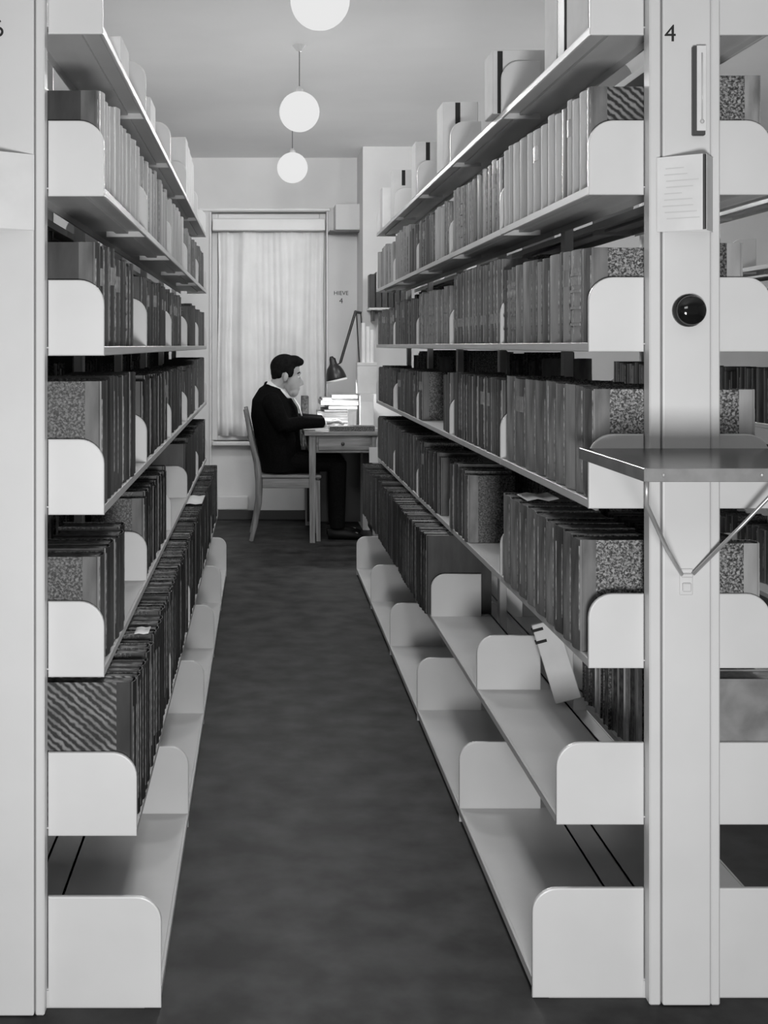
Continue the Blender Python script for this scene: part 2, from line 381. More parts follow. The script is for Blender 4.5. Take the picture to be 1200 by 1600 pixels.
BOOKS = []     # every book first as a record; the 300 that show largest become objects, the rest one mass
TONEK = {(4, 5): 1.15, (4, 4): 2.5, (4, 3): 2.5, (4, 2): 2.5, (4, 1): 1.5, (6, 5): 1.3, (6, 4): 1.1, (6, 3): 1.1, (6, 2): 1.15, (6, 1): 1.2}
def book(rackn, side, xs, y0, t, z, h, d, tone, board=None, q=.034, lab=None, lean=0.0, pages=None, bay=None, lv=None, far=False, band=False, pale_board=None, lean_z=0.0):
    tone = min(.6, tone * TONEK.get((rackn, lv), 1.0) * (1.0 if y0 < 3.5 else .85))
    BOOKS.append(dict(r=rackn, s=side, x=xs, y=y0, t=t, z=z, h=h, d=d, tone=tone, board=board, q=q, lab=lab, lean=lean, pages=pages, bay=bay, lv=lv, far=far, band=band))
def run(rackn, side, xs, ya, yb, lv, tone, tmin, tmax, h, d=.165, tj=.35, hj=.012, labp=0.0, lab_z=None, pages=None, first_board=None, first_tone=None, bandp=0.0, far=False):
    S = {4: SR, 6: SL, 2: S2, 8: S8}[rackn]; ny = {4: RY, 6: LY, 2: 2.62, 8: 2.56}[rackn]
    y = ya; first = True
    while True:
        t = R.uniform(tmin, tmax)
        if y + t > yb:
            if yb - y > tmin * .6: t = yb - y - .0015
            else: break
        tn = tone * math.exp(R.uniform(-tj, tj)) if not (first and first_tone) else first_tone
        bd = first_board if first and first_board else None
        lab = None
        if R.random() < labp: lab = lab_z if lab_z else (.62, .80)
        if bd is None and tn < .3 and R.random() < .6: bd = M_SPECKD
        book(rackn, side, xs + R.uniform(-.004, .004) * 1.0, y, t - (.0035 if tn > .25 else .002), S[lv] + .0016, h + R.uniform(-hj, hj), (d if rackn != 6 or d > .2 else .155) + R.uniform(-.008, .0), tn, bd, lab=lab, pages=pages, bay=int((y - ny) / BAY), lv=lv, far=far, band=R.random() < bandp)
        y += t; first = False
def runpx(rackn, side, K, px, lv, tones, h, d=.165, hj=.008, boards=(), **kw):
    """books between listed edges along the shelf front; K/(edge) gives metres from the lens"""
    S = SR if rackn == 4 else SL; xs = K / 1921 * (1 if rackn == 4 else -1)
    for i in range(len(px) - 1):
        ya, yb = sorted((K / abs(px[i] - 408), K / abs(px[i + 1] - 408)))
        bd = boards[i] if i < len(boards) else (M_SPECKD if tones[i] < .3 else None)
        book(rackn, side, xs, ya + .0009, yb - ya - (.0045 if tones[i] > .25 else .0025), S[lv] + .0016, h + R.uniform(-hj, hj), d, tones[i], bd, bay=0, lv=lv, lab=(.62, .8) if R.random() < kw.get('labp', .25) else None, band=R.random() < kw.get('bandp', 0), pages=kw.get('pages'))

# --- rack 4, aisle side (spines face left)
runpx(4, -1, 1350, [924, 917, 905, 894, 886, 878, 867, 856, 845, 833, 824, 812, 802, 795, 788], 5,
      [.10, .55, .5, .55, .13, .5, .55, .5, .42, .5, .33, .52, .4, .5], .214, boards=(M_DIAG,))
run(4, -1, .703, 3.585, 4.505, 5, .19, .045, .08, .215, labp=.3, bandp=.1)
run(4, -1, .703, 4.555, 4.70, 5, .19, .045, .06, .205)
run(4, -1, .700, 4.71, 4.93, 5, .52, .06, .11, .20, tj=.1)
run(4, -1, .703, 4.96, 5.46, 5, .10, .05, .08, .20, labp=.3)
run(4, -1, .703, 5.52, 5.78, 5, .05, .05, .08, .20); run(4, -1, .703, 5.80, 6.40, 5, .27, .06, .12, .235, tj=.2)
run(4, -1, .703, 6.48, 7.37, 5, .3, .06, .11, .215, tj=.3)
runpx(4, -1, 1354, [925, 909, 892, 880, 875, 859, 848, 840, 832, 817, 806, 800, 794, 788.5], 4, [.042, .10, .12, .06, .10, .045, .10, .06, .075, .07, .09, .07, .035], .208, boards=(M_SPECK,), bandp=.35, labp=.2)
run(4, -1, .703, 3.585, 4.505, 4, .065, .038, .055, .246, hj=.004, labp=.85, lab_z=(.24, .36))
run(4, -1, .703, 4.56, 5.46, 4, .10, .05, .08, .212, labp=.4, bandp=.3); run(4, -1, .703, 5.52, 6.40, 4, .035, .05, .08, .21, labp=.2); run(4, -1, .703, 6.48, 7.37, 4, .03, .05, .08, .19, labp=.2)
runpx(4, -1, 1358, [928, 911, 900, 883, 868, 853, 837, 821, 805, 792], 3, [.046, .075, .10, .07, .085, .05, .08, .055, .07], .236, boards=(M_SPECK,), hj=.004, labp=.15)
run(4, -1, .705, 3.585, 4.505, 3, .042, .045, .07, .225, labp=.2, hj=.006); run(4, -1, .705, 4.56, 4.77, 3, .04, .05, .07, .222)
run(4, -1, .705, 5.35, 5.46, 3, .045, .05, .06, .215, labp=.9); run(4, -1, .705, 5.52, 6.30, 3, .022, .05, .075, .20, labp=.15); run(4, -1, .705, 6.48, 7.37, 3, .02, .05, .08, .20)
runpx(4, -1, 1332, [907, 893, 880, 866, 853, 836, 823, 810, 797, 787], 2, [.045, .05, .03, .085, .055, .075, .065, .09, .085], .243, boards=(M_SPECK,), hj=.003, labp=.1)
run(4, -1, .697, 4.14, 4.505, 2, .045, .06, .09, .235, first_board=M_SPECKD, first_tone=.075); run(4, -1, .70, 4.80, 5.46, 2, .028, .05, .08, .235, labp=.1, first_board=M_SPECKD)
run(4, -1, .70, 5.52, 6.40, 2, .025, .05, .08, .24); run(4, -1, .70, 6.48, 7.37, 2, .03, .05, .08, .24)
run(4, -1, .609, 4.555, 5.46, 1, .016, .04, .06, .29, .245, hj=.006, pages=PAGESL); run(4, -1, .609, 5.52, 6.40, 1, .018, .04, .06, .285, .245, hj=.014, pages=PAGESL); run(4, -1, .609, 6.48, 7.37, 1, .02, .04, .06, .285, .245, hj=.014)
# --- rack 4, far side: the near end books that show beside the column, and those seen through the rack
book(4, 1, 1.062, 2.614, .05, SR[5] + .0016, .236, .165, .15, M_SPECK, bay=0, lv=5, far=True)
book(4, 1, 1.024, 2.614, .05, SR[4] + .0016, .212, .13, .10, M_SPECKD, bay=0, lv=4, far=True); book(4, 1, .998, 2.67, .06, SR[4] + .0016, .245, .10, .16, M_CLOUD, bay=0, lv=4, far=True)
book(4, 1, 1.050, 2.614, .05, SR[3] + .0016, .232, .155, .12, M_SPECK, bay=0, lv=3, far=True); run(4, 1, 1.05, 2.67, 3.3, 3, .06, .05, .08, .22, .155, far=True)
book(4, 1, 1.060, 2.614, .05, SR[2] + .0016, .243, .165, .12, M_SPECK, bay=0, lv=2, far=True); run(4, 1, 1.05, 2.67, 3.3, 2, .06, .05, .08, .235, .155, far=True)
book(4, 1, 1.120, 2.614, .08, SR[1] + .0016, .286, .215, .2, M_CLOUD, q=.004, bay=0, lv=1, far=True, pages=PAGESL)
run(4, 1, 1.11, 2.72, 3.48, 1, .12, .035, .06, .27, .21, tj=.9, far=True)
for lv in (2, 3, 4):
    for ya, yb in ((3.98, 4.49), (5.2, 5.46), (5.52, 5.85), (6.2, 6.41), (6.47, 7.3)): run(4, 1, 1.069, ya, yb, lv, .035, .05, .08, .285, hj=.02, far=True)
# --- rack 6, aisle side (spines face right)
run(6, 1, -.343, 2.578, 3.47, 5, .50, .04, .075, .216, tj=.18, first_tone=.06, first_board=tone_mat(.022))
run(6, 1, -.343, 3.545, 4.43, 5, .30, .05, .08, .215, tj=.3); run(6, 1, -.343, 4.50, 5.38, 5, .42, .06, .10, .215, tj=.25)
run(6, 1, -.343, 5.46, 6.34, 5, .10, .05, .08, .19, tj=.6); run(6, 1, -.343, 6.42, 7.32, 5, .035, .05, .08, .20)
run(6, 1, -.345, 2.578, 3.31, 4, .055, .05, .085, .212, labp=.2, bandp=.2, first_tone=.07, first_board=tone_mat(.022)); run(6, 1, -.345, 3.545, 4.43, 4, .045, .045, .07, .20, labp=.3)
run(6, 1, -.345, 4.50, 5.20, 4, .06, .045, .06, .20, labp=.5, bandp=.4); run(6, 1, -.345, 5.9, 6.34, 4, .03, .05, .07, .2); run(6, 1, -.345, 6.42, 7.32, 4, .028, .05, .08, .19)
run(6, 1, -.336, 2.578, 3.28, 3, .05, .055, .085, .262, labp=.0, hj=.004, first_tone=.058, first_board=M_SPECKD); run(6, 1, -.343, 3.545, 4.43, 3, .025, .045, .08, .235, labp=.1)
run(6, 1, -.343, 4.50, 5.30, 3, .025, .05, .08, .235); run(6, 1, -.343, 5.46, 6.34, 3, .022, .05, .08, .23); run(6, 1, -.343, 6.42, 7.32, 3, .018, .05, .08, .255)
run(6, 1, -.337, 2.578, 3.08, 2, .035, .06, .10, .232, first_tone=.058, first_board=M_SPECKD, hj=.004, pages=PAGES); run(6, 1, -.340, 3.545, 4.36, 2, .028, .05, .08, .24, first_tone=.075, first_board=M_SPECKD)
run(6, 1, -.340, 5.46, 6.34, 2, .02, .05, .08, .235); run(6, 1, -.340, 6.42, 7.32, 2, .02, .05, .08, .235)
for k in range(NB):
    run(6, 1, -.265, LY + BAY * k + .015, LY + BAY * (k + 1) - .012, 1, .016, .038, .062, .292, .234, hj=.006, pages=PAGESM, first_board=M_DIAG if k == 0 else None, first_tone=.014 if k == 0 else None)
for lv in (2, 3, 4):
    for ya, yb in ((2.95, 3.48), (3.56, 4.2), (4.5, 5.38), (5.46, 6.2), (6.6, 7.28)): run(6, -1, -.697, ya, yb, lv, .035, .05, .08, .285, hj=.02, far=True)
# --- the racks of the neighbouring aisles
for lv in range(1, 5):
    for ya, yb in ((2.66, 3.5), (3.62, 4.5), (4.6, 5.45), (5.52, 6.4), (6.5, 7.35)):
        run(2, -1, 2.292 - .183, ya, yb, lv, .05, .05, .08, .22, tj=.6); run(8, 1, -1.926 + .183, ya - .05, yb - .08, lv, .05, .05, .08, .22, tj=.6)

def shown(b):
    X, Y = b['x'], b['y']
    if b['r'] in (2, 8): return 0
    pw = 1921 * abs(X / Y - X / (Y + b['t'])); ph = 1921 * b['h'] / Y
    a = pw * ph
    if Y < 2.63: a += 4000
    if b['far']: a = a * .05 if Y > 2.63 else a
    if b['lv'] == 1 and b['far'] and Y < 3.4: a += 300
    return a
def make_book(b, ordn):
    t, h, d, q = b['t'], b['h'], b['d'], b['q']; bulge = min(.007, t * .10); sx = 1 if b['s'] < 0 else -1   # +x in the book points from spine to fore edge
    def fl(v): return [(x * sx, y, z) for x, y, z in v]
    sm = tone_mat(b['tone']); bd = b['board'] or sm; pg = b['pages'] or (PAGES if b['tone'] < .3 else PAGESL)
    tn = b['tone']; word = 'black' if tn < .03 else 'dark' if tn < .08 else 'grey' if tn < .24 else 'pale'
    kind = 'paper-bound volume' if tn > .3 else ('marbled folio' if b['lv'] == 1 else 'half-leather volume')
    if b['board'] is M_CLOUD: kind = 'mottled cloth folio' if b['lv'] == 1 else 'cloth volume'
    where = 'back of rack four' if b['far'] else 'rack %s' % {4: 'four', 6: 'six'}[b['r']]
    label = '%s %s, %s in %s bay, %s shelf up, %s' % (word, kind, ordinal(ordn), ordinal(b['bay'] + 1), ordinal(b['lv'] + 1), where)
    side = {(4, False): 'aisle side of rack 4', (6, False): 'aisle side of rack 6'}.get((b['r'], b['far']), 'far side of rack 4')
    o = thing('book', label, 'book', (b['x'], b['y'], b['z']), 'books on the %s shelf up, %s' % (ordinal(b['lv'] + 1), side))
    if b['lean']: o.rotation_euler = (b['lean'], 0, 0)
    v, f = spine_geo(t, q, .0004, bulge, 0, h); geos = [(fl(v), f, 0)]
    if tn < .34:
        for e0, e1, pr_ in ((.02, .02 + min(.10, .0042 / t), .85), (.45, .45 + min(.06, .002 / t), .3), (.93, .98, .5)):
            if R.random() < pr_:
                va, fa = arc_geo(t, bulge, h * R.uniform(.004, .18), h * R.uniform(.8, .996), .0005, e0, e1, n=1); geos.append((fl(va), fa, 1))
    if b['band']:
        for k in (.18, .36, .54, .72):
            va, fa = arc_geo(t, bulge, h * k, h * k + .006, .0022, .04, .96); geos.append((fl(va), fa, 0))
    link_mesh('spine', pymesh('spine', geos), [sm, WORN2 if tn > .06 else WORN], o)
    for y0 in (0, t - .0028): link_mesh('cover_board', pymesh('cover_board', [(fl(boxv(.0055, d, y0, y0 + .0028, .0005, h - .0005)), BOXF, 0)]), bd, o)
    link_mesh('text_block', pymesh('text_block', [(fl(boxv(.004, d - .004, .0029, t - .0029, .003, h - .004)), BOXF, 0)]), pg, o)
    if b['lab']:
        va, fa = arc_geo(t, bulge, h * b['lab'][0], h * b['lab'][1]); link_mesh('title_label', pymesh('title_label', [(fl(va), fa, 0)]), TITLE if tn < .3 else tone_mat(.2), o)
    return o
def mass_book(b):
    t, h, d = b['t'], b['h'], b['d']; bulge = min(.007, t * .10); sx = 1 if b['s'] < 0 else -1
    def pl(v): return [(b['x'] + x * sx, b['y'] + y, b['z'] + z) for x, y, z in v]
    v, f = spine_geo(t, .03, .0004, bulge, 0, h, 4); REST.add(pl(v), f, tone_mat(b['tone']))
    for y0 in (0, t - .0028): REST.add(pl(boxv(.0055, d, y0, y0 + .0028, .0005, h - .0005)), BOXF, b['board'] or tone_mat(b['tone']))
    REST.add(pl(boxv(.004, d - .004, .0029, t - .0029, .003, h - .004)), BOXF, b['pages'] or (PAGES if b['tone'] < .3 else PAGESL))
    if b['tone'] < .3 and R.random() < .7:
        e0, e1 = (.02, .11); va, fa = arc_geo(t, bulge, h * R.uniform(.02, .3), h * R.uniform(.75, .99), .0005, e0, e1, n=1); REST.add(pl(va), fa, WORN)
    if b['lab']: va, fa = arc_geo(t, bulge, h * b['lab'][0], h * b['lab'][1], n=3); REST.add(pl(va), fa, TITLE)
order = sorted(range(len(BOOKS)), key=lambda i: -shown(BOOKS[i])); keep = set(order[:300])
counts = {}
for i, b in enumerate(BOOKS):
    k = (b['r'], b['s'], b['lv'], b['bay']); counts[k] = counts.get(k, 0) + 1
    if i in keep: make_book(b, counts[k])
    else: mass_book(b)
me = bpy.data.meshes.new('distant_books'); me.from_pydata(REST.v, [], REST.f)
for m in REST.mats: me.materials.append(m)
me.polygons.foreach_set('material_index', REST.mi)
bm = bmesh.new(); bm.from_mesh(me); bmesh.ops.recalc_face_normals(bm, faces=bm.faces[:]); bm.to_mesh(me); bm.free()
o = bpy.data.objects.new('distant_books', me); C.objects.link(o)
tag(o, 'mass of distant bound volumes filling the far bays and the racks behind', 'books', None, 'stuff')
print('BOOKS', len(BOOKS))

# white sheets and a leaning folder among the books
def sheet(name, label, x0, x1, y0, y1, z, curl=.006, cat='paper', m=PAPER, th=.0012, rz=0):
    bm = bmesh.new(); n = 6; cx, cy = (x0 + x1) / 2, (y0 + y1) / 2; g = []
    for dz in (0, th):
        g.append([[bm.verts.new((x0 + (x1 - x0) * i / n - cx, y0 + (y1 - y0) * j / 2 - cy, dz + curl * math.sin(math.pi * i / n * 1.5) ** 2)) for i in range(n + 1)] for j in range(3)])
    for i in range(n):
        for j in range(2):
            bm.faces.new((g[1][j][i], g[1][j][i + 1], g[1][j + 1][i + 1], g[1][j + 1][i])); bm.faces.new((g[0][j][i], g[0][j + 1][i], g[0][j + 1][i + 1], g[0][j][i + 1]))
    for i in range(n):
        bm.faces.new((g[0][0][i], g[0][0][i + 1], g[1][0][i + 1], g[1][0][i])); bm.faces.new((g[0][2][i], g[1][2][i], g[1][2][i + 1], g[0][2][i + 1]))
    for j in range(2):
        bm.faces.new((g[0][j][0], g[1][j][0], g[1][j + 1][0], g[0][j + 1][0])); bm.faces.new((g[0][j][n], g[0][j + 1][n], g[1][j + 1][n], g[1][j][n]))
    o = obj(name, bm, m, None, True); o.location = (cx, cy, z); o.rotation_euler = (0, 0, rz); tag(o, label, cat); return o
sheet('paper_sheet', 'curled white sheet lying on top of the grey volumes, third shelf up on rack 4', .715, .80, 3.30, 3.44, SR[2] + .2475)
sheet('paper_slip', 'small white slip lying on the black folios near the front of rack 6', -.31, -.275, 3.00, 3.07, SL[1] + .2995, .002)
sheet('paper_sheet', 'white sheet lying on the black folios halfway along rack 6', -.345, -.262, 5.45, 5.75, SL[1] + .2995, .004)
wc = box('upright_card', .642, .706, 7.30, 7.306, SR[1] + .30, SR[1] + .392, CARD); tag(wc, 'small white card standing on the last folios at the window end of rack 4', 'card')
fo = thing('leaning_folder', 'white folder with dark tabs leaning on the nearly empty second shelf of rack 4', 'folder', (.815, 3.40, SR[1] + .004)); fo.rotation_euler = (0, math.radians(-17), math.radians(-8))
box('cover', 0, .072, 0, .018, 0, .225, CARD, fo, .002)
for z in (.172, .206): box('tab', -.004, .028, -.0012, .019, z, z + .008, INK, fo)
# ------------------------------------------------------------------ boxes on the top shelves
TOPR, TOPL = SR[6] + .0018, SL[6] + .0018
def pam_box(label, x0, x1, y0, y1, h, z, notch=True, m=CARD, group='pamphlet boxes on the top shelf of rack 4', name='pamphlet_box', cat='box'):
    t = thing(name, label, cat, ((x0 + x1) / 2, y0, z), group); w = (x1 - x0) / 2; d = y1 - y0
    box('case', -w, w, 0, d, 0, h, m, t, .0025)
    if notch: a, b, l = (-.30, -.02, .085) if notch is True else notch; box('label_strip', w * a, w * b, -.0012, .0004, h - l, h - .004, INK, t)
    return t
pam_box('pale flat-sided box first on the top shelf of rack 4', .703, .86, 2.64, 2.83, .30, TOPR, False)
pam_box('dark tall volume between pale boxes on the top shelf of rack 4', .703, .86, 2.85, 2.915, .30, TOPR, False, LEATHER[3], None, 'tall_volume', 'book')
pam_box('pale tall box after the dark volume on the top shelf of rack 4', .703, .86, 2.925, 3.05, .30, TOPR, False)
pam_box('white box with a full-height dark strip beside the second bracket, top shelf of rack 4', .676, .83, 3.59, 3.72, .187, TOPR, (-.82, -.62, .186))
pam_box('tall white box with a dark label, middle of the top shelf of rack 4', .695, .83, 4.70, 4.86, .256, TOPR)
pam_box('white box with a long dark label, fourth bay, top shelf of rack 4', .697, .83, 5.55, 5.7, .245, TOPR)
pam_box('white box with a dark label, fifth bay, top shelf of rack 4', .697, .83, 6.5, 6.62, .255, TOPR)
pam_box('white box at the window end of the top shelf of rack 4', .697, .83, 7.08, 7.2, .235, TOPR, False)
G6 = 'boxes on the top shelf of rack 6'
pam_box('low white box just past the front bracket, top shelf of rack 6', -.47, -.333, 2.93, 3.1, .07, TOPL, False, CARD, G6)
pam_box('low white box past the second bracket, top shelf of rack 6', -.47, -.335, 3.72, 3.9, .085, TOPL, False, CARD, G6)
for k in range(4):
    pam_box('white upright box, %s of four together at the far end of rack 6, top shelf' % ordinal(k + 1), -.50, -.337, 5.5 + .17 * k, 5.5 + .17 * k + .155, .265 - .01 * k, TOPL, False, CARD, G6)

# ------------------------------------------------------------------ things on the end columns
th = thing('thermometer', 'pale glass-tube thermometer on a dark board on the column marked 4', 'thermometer', (.9115, RY - .0345, 1.817))
box('back_board', -.014, .012, -.012, 0, 0, .186, mat('thermometer_board', .06, .5), th, .002)
box('scale_plate', -.007, .013, -.015, -.0121, .009, .186, CARD, th, .001)
bm = bmesh.new(); loft(bm, [(.003, -.0165, .03), (.003, -.0165, .17)], .0016, n=8); ball(bm, (.003, -.0165, .028), .0045, 10, 8); obj('glass_tube', bm, mat('glass_tube', .5, .15), th, True)
def tent_card(label, x, y, z, flip=1):
    t = thing('folded_card', label, 'card', (x, y, z), 'folded shelf-list cards on the columns')
    for a, b, nm in (((-.078 * flip, 0), (-.002 * flip, -.056), 'card_leaf'), ((.006 * flip, -.056), (.040 * flip, 0), 'card_leaf')):
        bm = bmesh.new(); a, b = Vector((a[0], a[1], 0)), Vector((b[0], b[1], 0)); n = Vector((-(b - a).y, (b - a).x, 0)).normalized() * .002
        vs = [bm.verts.new(p) for p in (a, b, b + n, a + n, a + Vector((0, 0, .155)), b + Vector((0, 0, .155)), b + n + Vector((0, 0, .155)), a + n + Vector((0, 0, .155)))]
        for f in BOXF: bm.faces.new([vs[i] for i in f])
        lf = obj(nm, bm, CARD, t)
    bm = bmesh.new(); loft(bm, [(.002 * flip, -.0535, .001), (.002 * flip, -.0535, .154)], .0042, n=8); obj('binding_post', bm, DARKMETAL, t)
    box('back_plate', min(-.076 * flip, .04 * flip), max(-.076 * flip, .04 * flip), -.0025, 0, .0, .155, CARD, t)
    for k in range(9):
        zz = .025 + k * .013; ln = R.uniform(.3, .75); u0 = .12 + R.random() * .1
        bm = bmesh.new(); a, b = Vector((-.078 * flip, -.0006, 0)), Vector((-.002 * flip, -.0566, 0)); p, q_ = a.lerp(b, u0), a.lerp(b, u0 + ln); nn = Vector((0, -.0003, 0))
        vs = [bm.verts.new(v) for v in (p + nn + Vector((0, 0, zz)), q_ + nn + Vector((0, 0, zz)), q_ + nn + Vector((0, 0, zz + .0022)), p + nn + Vector((0, 0, zz + .0022)))]
        bm.faces.new(vs); obj('written_line', bm, mat('faded_ink', .55, .8), t)
    return t
tent_card('white folded card with a dark hinge, on the column marked 4', .9035, RY - .0345, 1.617)
tent_card('white folded card cut by the picture edge, on the column marked 6', -.545, LY - .0345, 1.617, -1)
bl = thing('bell_push', 'glossy black round knob on the column marked 4', 'knob', (.891, RY - .0345, 1.453))
bm = bmesh.new(); ball(bm, (0, -.0205, 0), (.031, .0142, .031), 28, 18); obj('dome', bm, BLACK, bl, True)
bm = bmesh.new(); loft(bm, [(0, 0, 0), (0, -.006, 0)], .034, n=28, side=(1, 0, 0)); obj('collar', bm, DARKMETAL, bl)

# ------------------------------------------------------------------ desk
dk = thing('desk', 'small plain wooden desk with a drawer at the end of the aisle', 'desk', (.30, 8.57, 0))
box('tabletop', 0, .55, 0, .92, .750, .780, WOODH, dk, .005, 2)
for x in (.035, .475):
    for y in (.02, .86):
        bm = bmesh.new(); loft(bm, [(x + .024, y + .024, .75), (x + .024, y + .024, .0)], [.034, .026], n=4, side=(1, 1, 0)); obj('leg', bm, WOOD, dk)
bm = bmesh.new(); bx(bm, .085, .475, .024, .042, .63, .749, .002); bx(bm, .035, .05, .07, .85, .63, .749, .002); bx(bm, .50, .515, .07, .85, .63, .749, .002); bx(bm, .085, .475, .872, .89, .63, .749); obj('apron', bm, WOODH, dk)
box('back_panel', .052, .474, .862, .871, .03, .749, DARKBOARD, dk); box('side_panel', .4985, .4998, .07, .85, .03, .749, DARKBOARD, dk)
dr = box('drawer', .10, .46, .010, .0235, .650, .735, WOODH, dk, .003)
bm = bmesh.new(); ball(bm, (.27, .002, .695), (.013, .011, .013), 14, 10); obj('knob', bm, DARKWOOD, dr, True)
bm = bmesh.new(); bx(bm, -.006, .006, .20, .70, .655, .745, .003); obj('side_drawer_front', bm, WOODH, dk)

# ------------------------------------------------------------------ chair (seat faces +x)
ch = thing('chair', 'wooden side chair with curved back posts under the reader', 'chair', (0, 8.66, 0))
for y in (.02, .40):
    bm = bmesh.new(); loft(bm, [(-.070, y, .0), (-.042, y, .12), (-.018, y, .27), (-.014, y, .42), (-.032, y, .56), (-.070, y, .72), (-.112, y, .93)], [.014, .016, .018, .020, .019, .017, .014], [.016, .019, .023, .027, .022, .018, .014], n=8); obj('back_post', bm, WOOD, ch)
    bm = bmesh.new(); loft(bm, [(.395, y, .43), (.405, y, .0)], [.027, .020], n=4, side=(1, 1, 0)); obj('leg', bm, WOOD, ch)
bm = bmesh.new(); bx(bm, .0, .425, .0, .42, .443, .466, .008, 2); obj('seat', bm, WOODH, ch)
bm = bmesh.new(); bx(bm, .01, .385, .008, .026, .375, .442, .002); bx(bm, .01, .385, .394, .412, .375, .442, .002); bx(bm, .395, .41, .04, .38, .375, .442); obj('seat_rail', bm, WOODH, ch)
for z, x in ((.90, -.110), (.76, -.082), (.64, -.055)): box('back_slat', x - .008, x + .008, .035, .385, z - .028, z + .028, WOODH, ch, .003)

# ------------------------------------------------------------------ the reader
PY = 8.87
pr = thing('person', 'person in a black suit seated at the desk in profile, reading with bowed head', 'person', (0, PY, 0))
bm = bmesh.new()
ball(bm, (.178, 0, 1.205), (.100, .078, .102), 24, 16)                                   # cranium
ball(bm, (.222, 0, 1.125), (.062, .060, .095), 20, 14)                                   # face
ball(bm, (.232, 0, 1.048), (.040, .044, .040), 16, 10)                                   # jaw and chin
loft(bm, [(.272, 0, 1.155), (.294, 0, 1.118), (.300, 0, 1.102), (.280, 0, 1.092)], [.008, .012, .015, .010], [.008, .011, .010, .006], n=8)  # nose
loft(bm, [(.262, -.04, 1.178), (.281, 0, 1.182), (.262, .04, 1.178)], .010, n=8, side=(0, 0, 1))                                              # brow
ball(bm, (.270, 0, 1.071), (.012, .022, .006), 10, 8); ball(bm, (.267, 0, 1.060), (.012, .020, .007), 10, 8)                                   # lips
for s in (-1, 1): ball(bm, (.176, s * .080, 1.150), (.019, .011, .032), 12, 10, Matrix.Rotation(.25, 3, 'Y'))                                   # ears
loft(bm, [(.085, 0, 1.05), (.118, 0, 1.10), (.150, 0, 1.16)], [.062, .058, .060], [.060, .056, .060], n=14)                                     # neck
loft(bm, [(.13, 0, .50), (.12, 0, .62), (.09, 0, .78), (.06, 0, .93), (.07, 0, 1.03), (.10, 0, 1.08)], [.15, .15, .15, .16, .13, .06], [.11, .11, .12, .12, .10, .06], n=18)   # trunk
for s in (-1, 1):
    loft(bm, [(.07, s * .17, 1.01), (.11, s * .205, .90), (.16, s * .20, .80)], [.05, .045, .040], n=10)
    loft(bm, [(.16, s * .20, .808), (.30, s * .165, .834), (.43, s * .12, .832)], [.040, .034, .025], n=10)
    hx, hy, hz = .475, s * .105, .834
    ball(bm, (hx, hy, hz), (.046, .038, .018), 14, 10)
    for k in range(4):                                                                   # four fingers, unequal and bent
        oy = (-.026 + .0175 * k); L = (.060, .070, .066, .052)[k if s < 0 else 3 - k]
        loft(bm, [(hx + .030, hy + oy, hz + .002), (hx + .045 + L * .45, hy + oy * 1.08, hz + .008), (hx + .045 + L * .8, hy + oy * 1.1, hz - .004), (hx + .045 + L, hy + oy * 1.1, hz - .016)], [.0095, .0088, .008, .0065], n=8)
    loft(bm, [(hx - .012, hy - s * .030, hz - .002), (hx + .022, hy - s * .052, hz - .004), (hx + .046, hy - s * .054, hz - .010)], [.0115, .010, .0075], n=8)  # thumb
    loft(bm, [(.15, s * .09, .545), (.35, s * .105, .550), (.54, s * .11, .545)], [.076, .066, .052], n=12)
    loft(bm, [(.54, s * .11, .545), (.535, s * .11, .32), (.545, s * .11, .09)], [.052, .046, .034], n=12)
    loft(bm, [(.52, s * .11, .045), (.62, s * .115, .035), (.69, s * .12, .030)], [.035, .038, .028], [.035, .028, .020], n=10)
body = obj('body', bm, SKIN, pr); remesh(body, .0048, 5)
bm = bmesh.new()                                                                          # jacket follows trunk and arms
loft(bm, [(.15, 0, .478), (.145, 0, .56), (.13, 0, .66), (.105, 0, .78), (.080, 0, .90), (.072, 0, .985), (.085, 0, 1.045), (.100, 0, 1.085)],
     [.185, .188, .185, .195, .205, .195, .130, .074], [.148, .152, .158, .162, .158, .138, .104, .066], n=22)
for s in (-1, 1):
    loft(bm, [(.065, s * .150, 1.01), (.085, s * .20, .96), (.115, s * .225, .89), (.165, s * .215, .795)], [.062, .070, .064, .056], n=14)
    loft(bm, [(.155, s * .215, .808), (.29, s * .175, .836), (.425, s * .125, .834), (.445, s * .118, .833)], [.056, .048, .041, .040], n=14)
    loft(bm, [(.20, s * .05, 1.00), (.245, s * .045, .93), (.262, s * .04, .82), (.26, s * .05, .66)], [.05, .06, .06, .06], [.016, .018, .02, .02], n=10)  # fronts
loft(bm, [(.030, -.0, 1.118), (.060, -.0, 1.082)], [.060, .085], [.012, .03], n=16)
jk = obj('jacket', bm, SUIT, pr); remesh(jk, .008, 4)
bm = bmesh.new()
for s in (-1, 1):
    loft(bm, [(.12, s * .085, .552), (.35, s * .105, .548), (.545, s * .11, .546), (.585, s * .11, .541)], [.080, .071, .062, .040], n=14)
    loft(bm, [(.548, s * .11, .560), (.545, s * .11, .32), (.545, s * .11, .075)], [.064, .060, .052], n=14)
tr = obj('trousers', bm, SUIT, pr); remesh(tr, .009, 3)
for s in (-1, 1):
    bm = bmesh.new(); loft(bm, [(.475, s * .11, .036), (.54, s * .11, .042), (.63, s * .115, .034), (.705, s * .12, .022), (.725, s * .12, .016)], [.036, .042, .046, .036, .018], [.034, .040, .031, .020, .013], n=12)
    o = obj('shoe', bm, mat('dull_black_leather', .008, .6, spec=.2), pr, True)
bm = bmesh.new()                                                                           # shirt collar and front
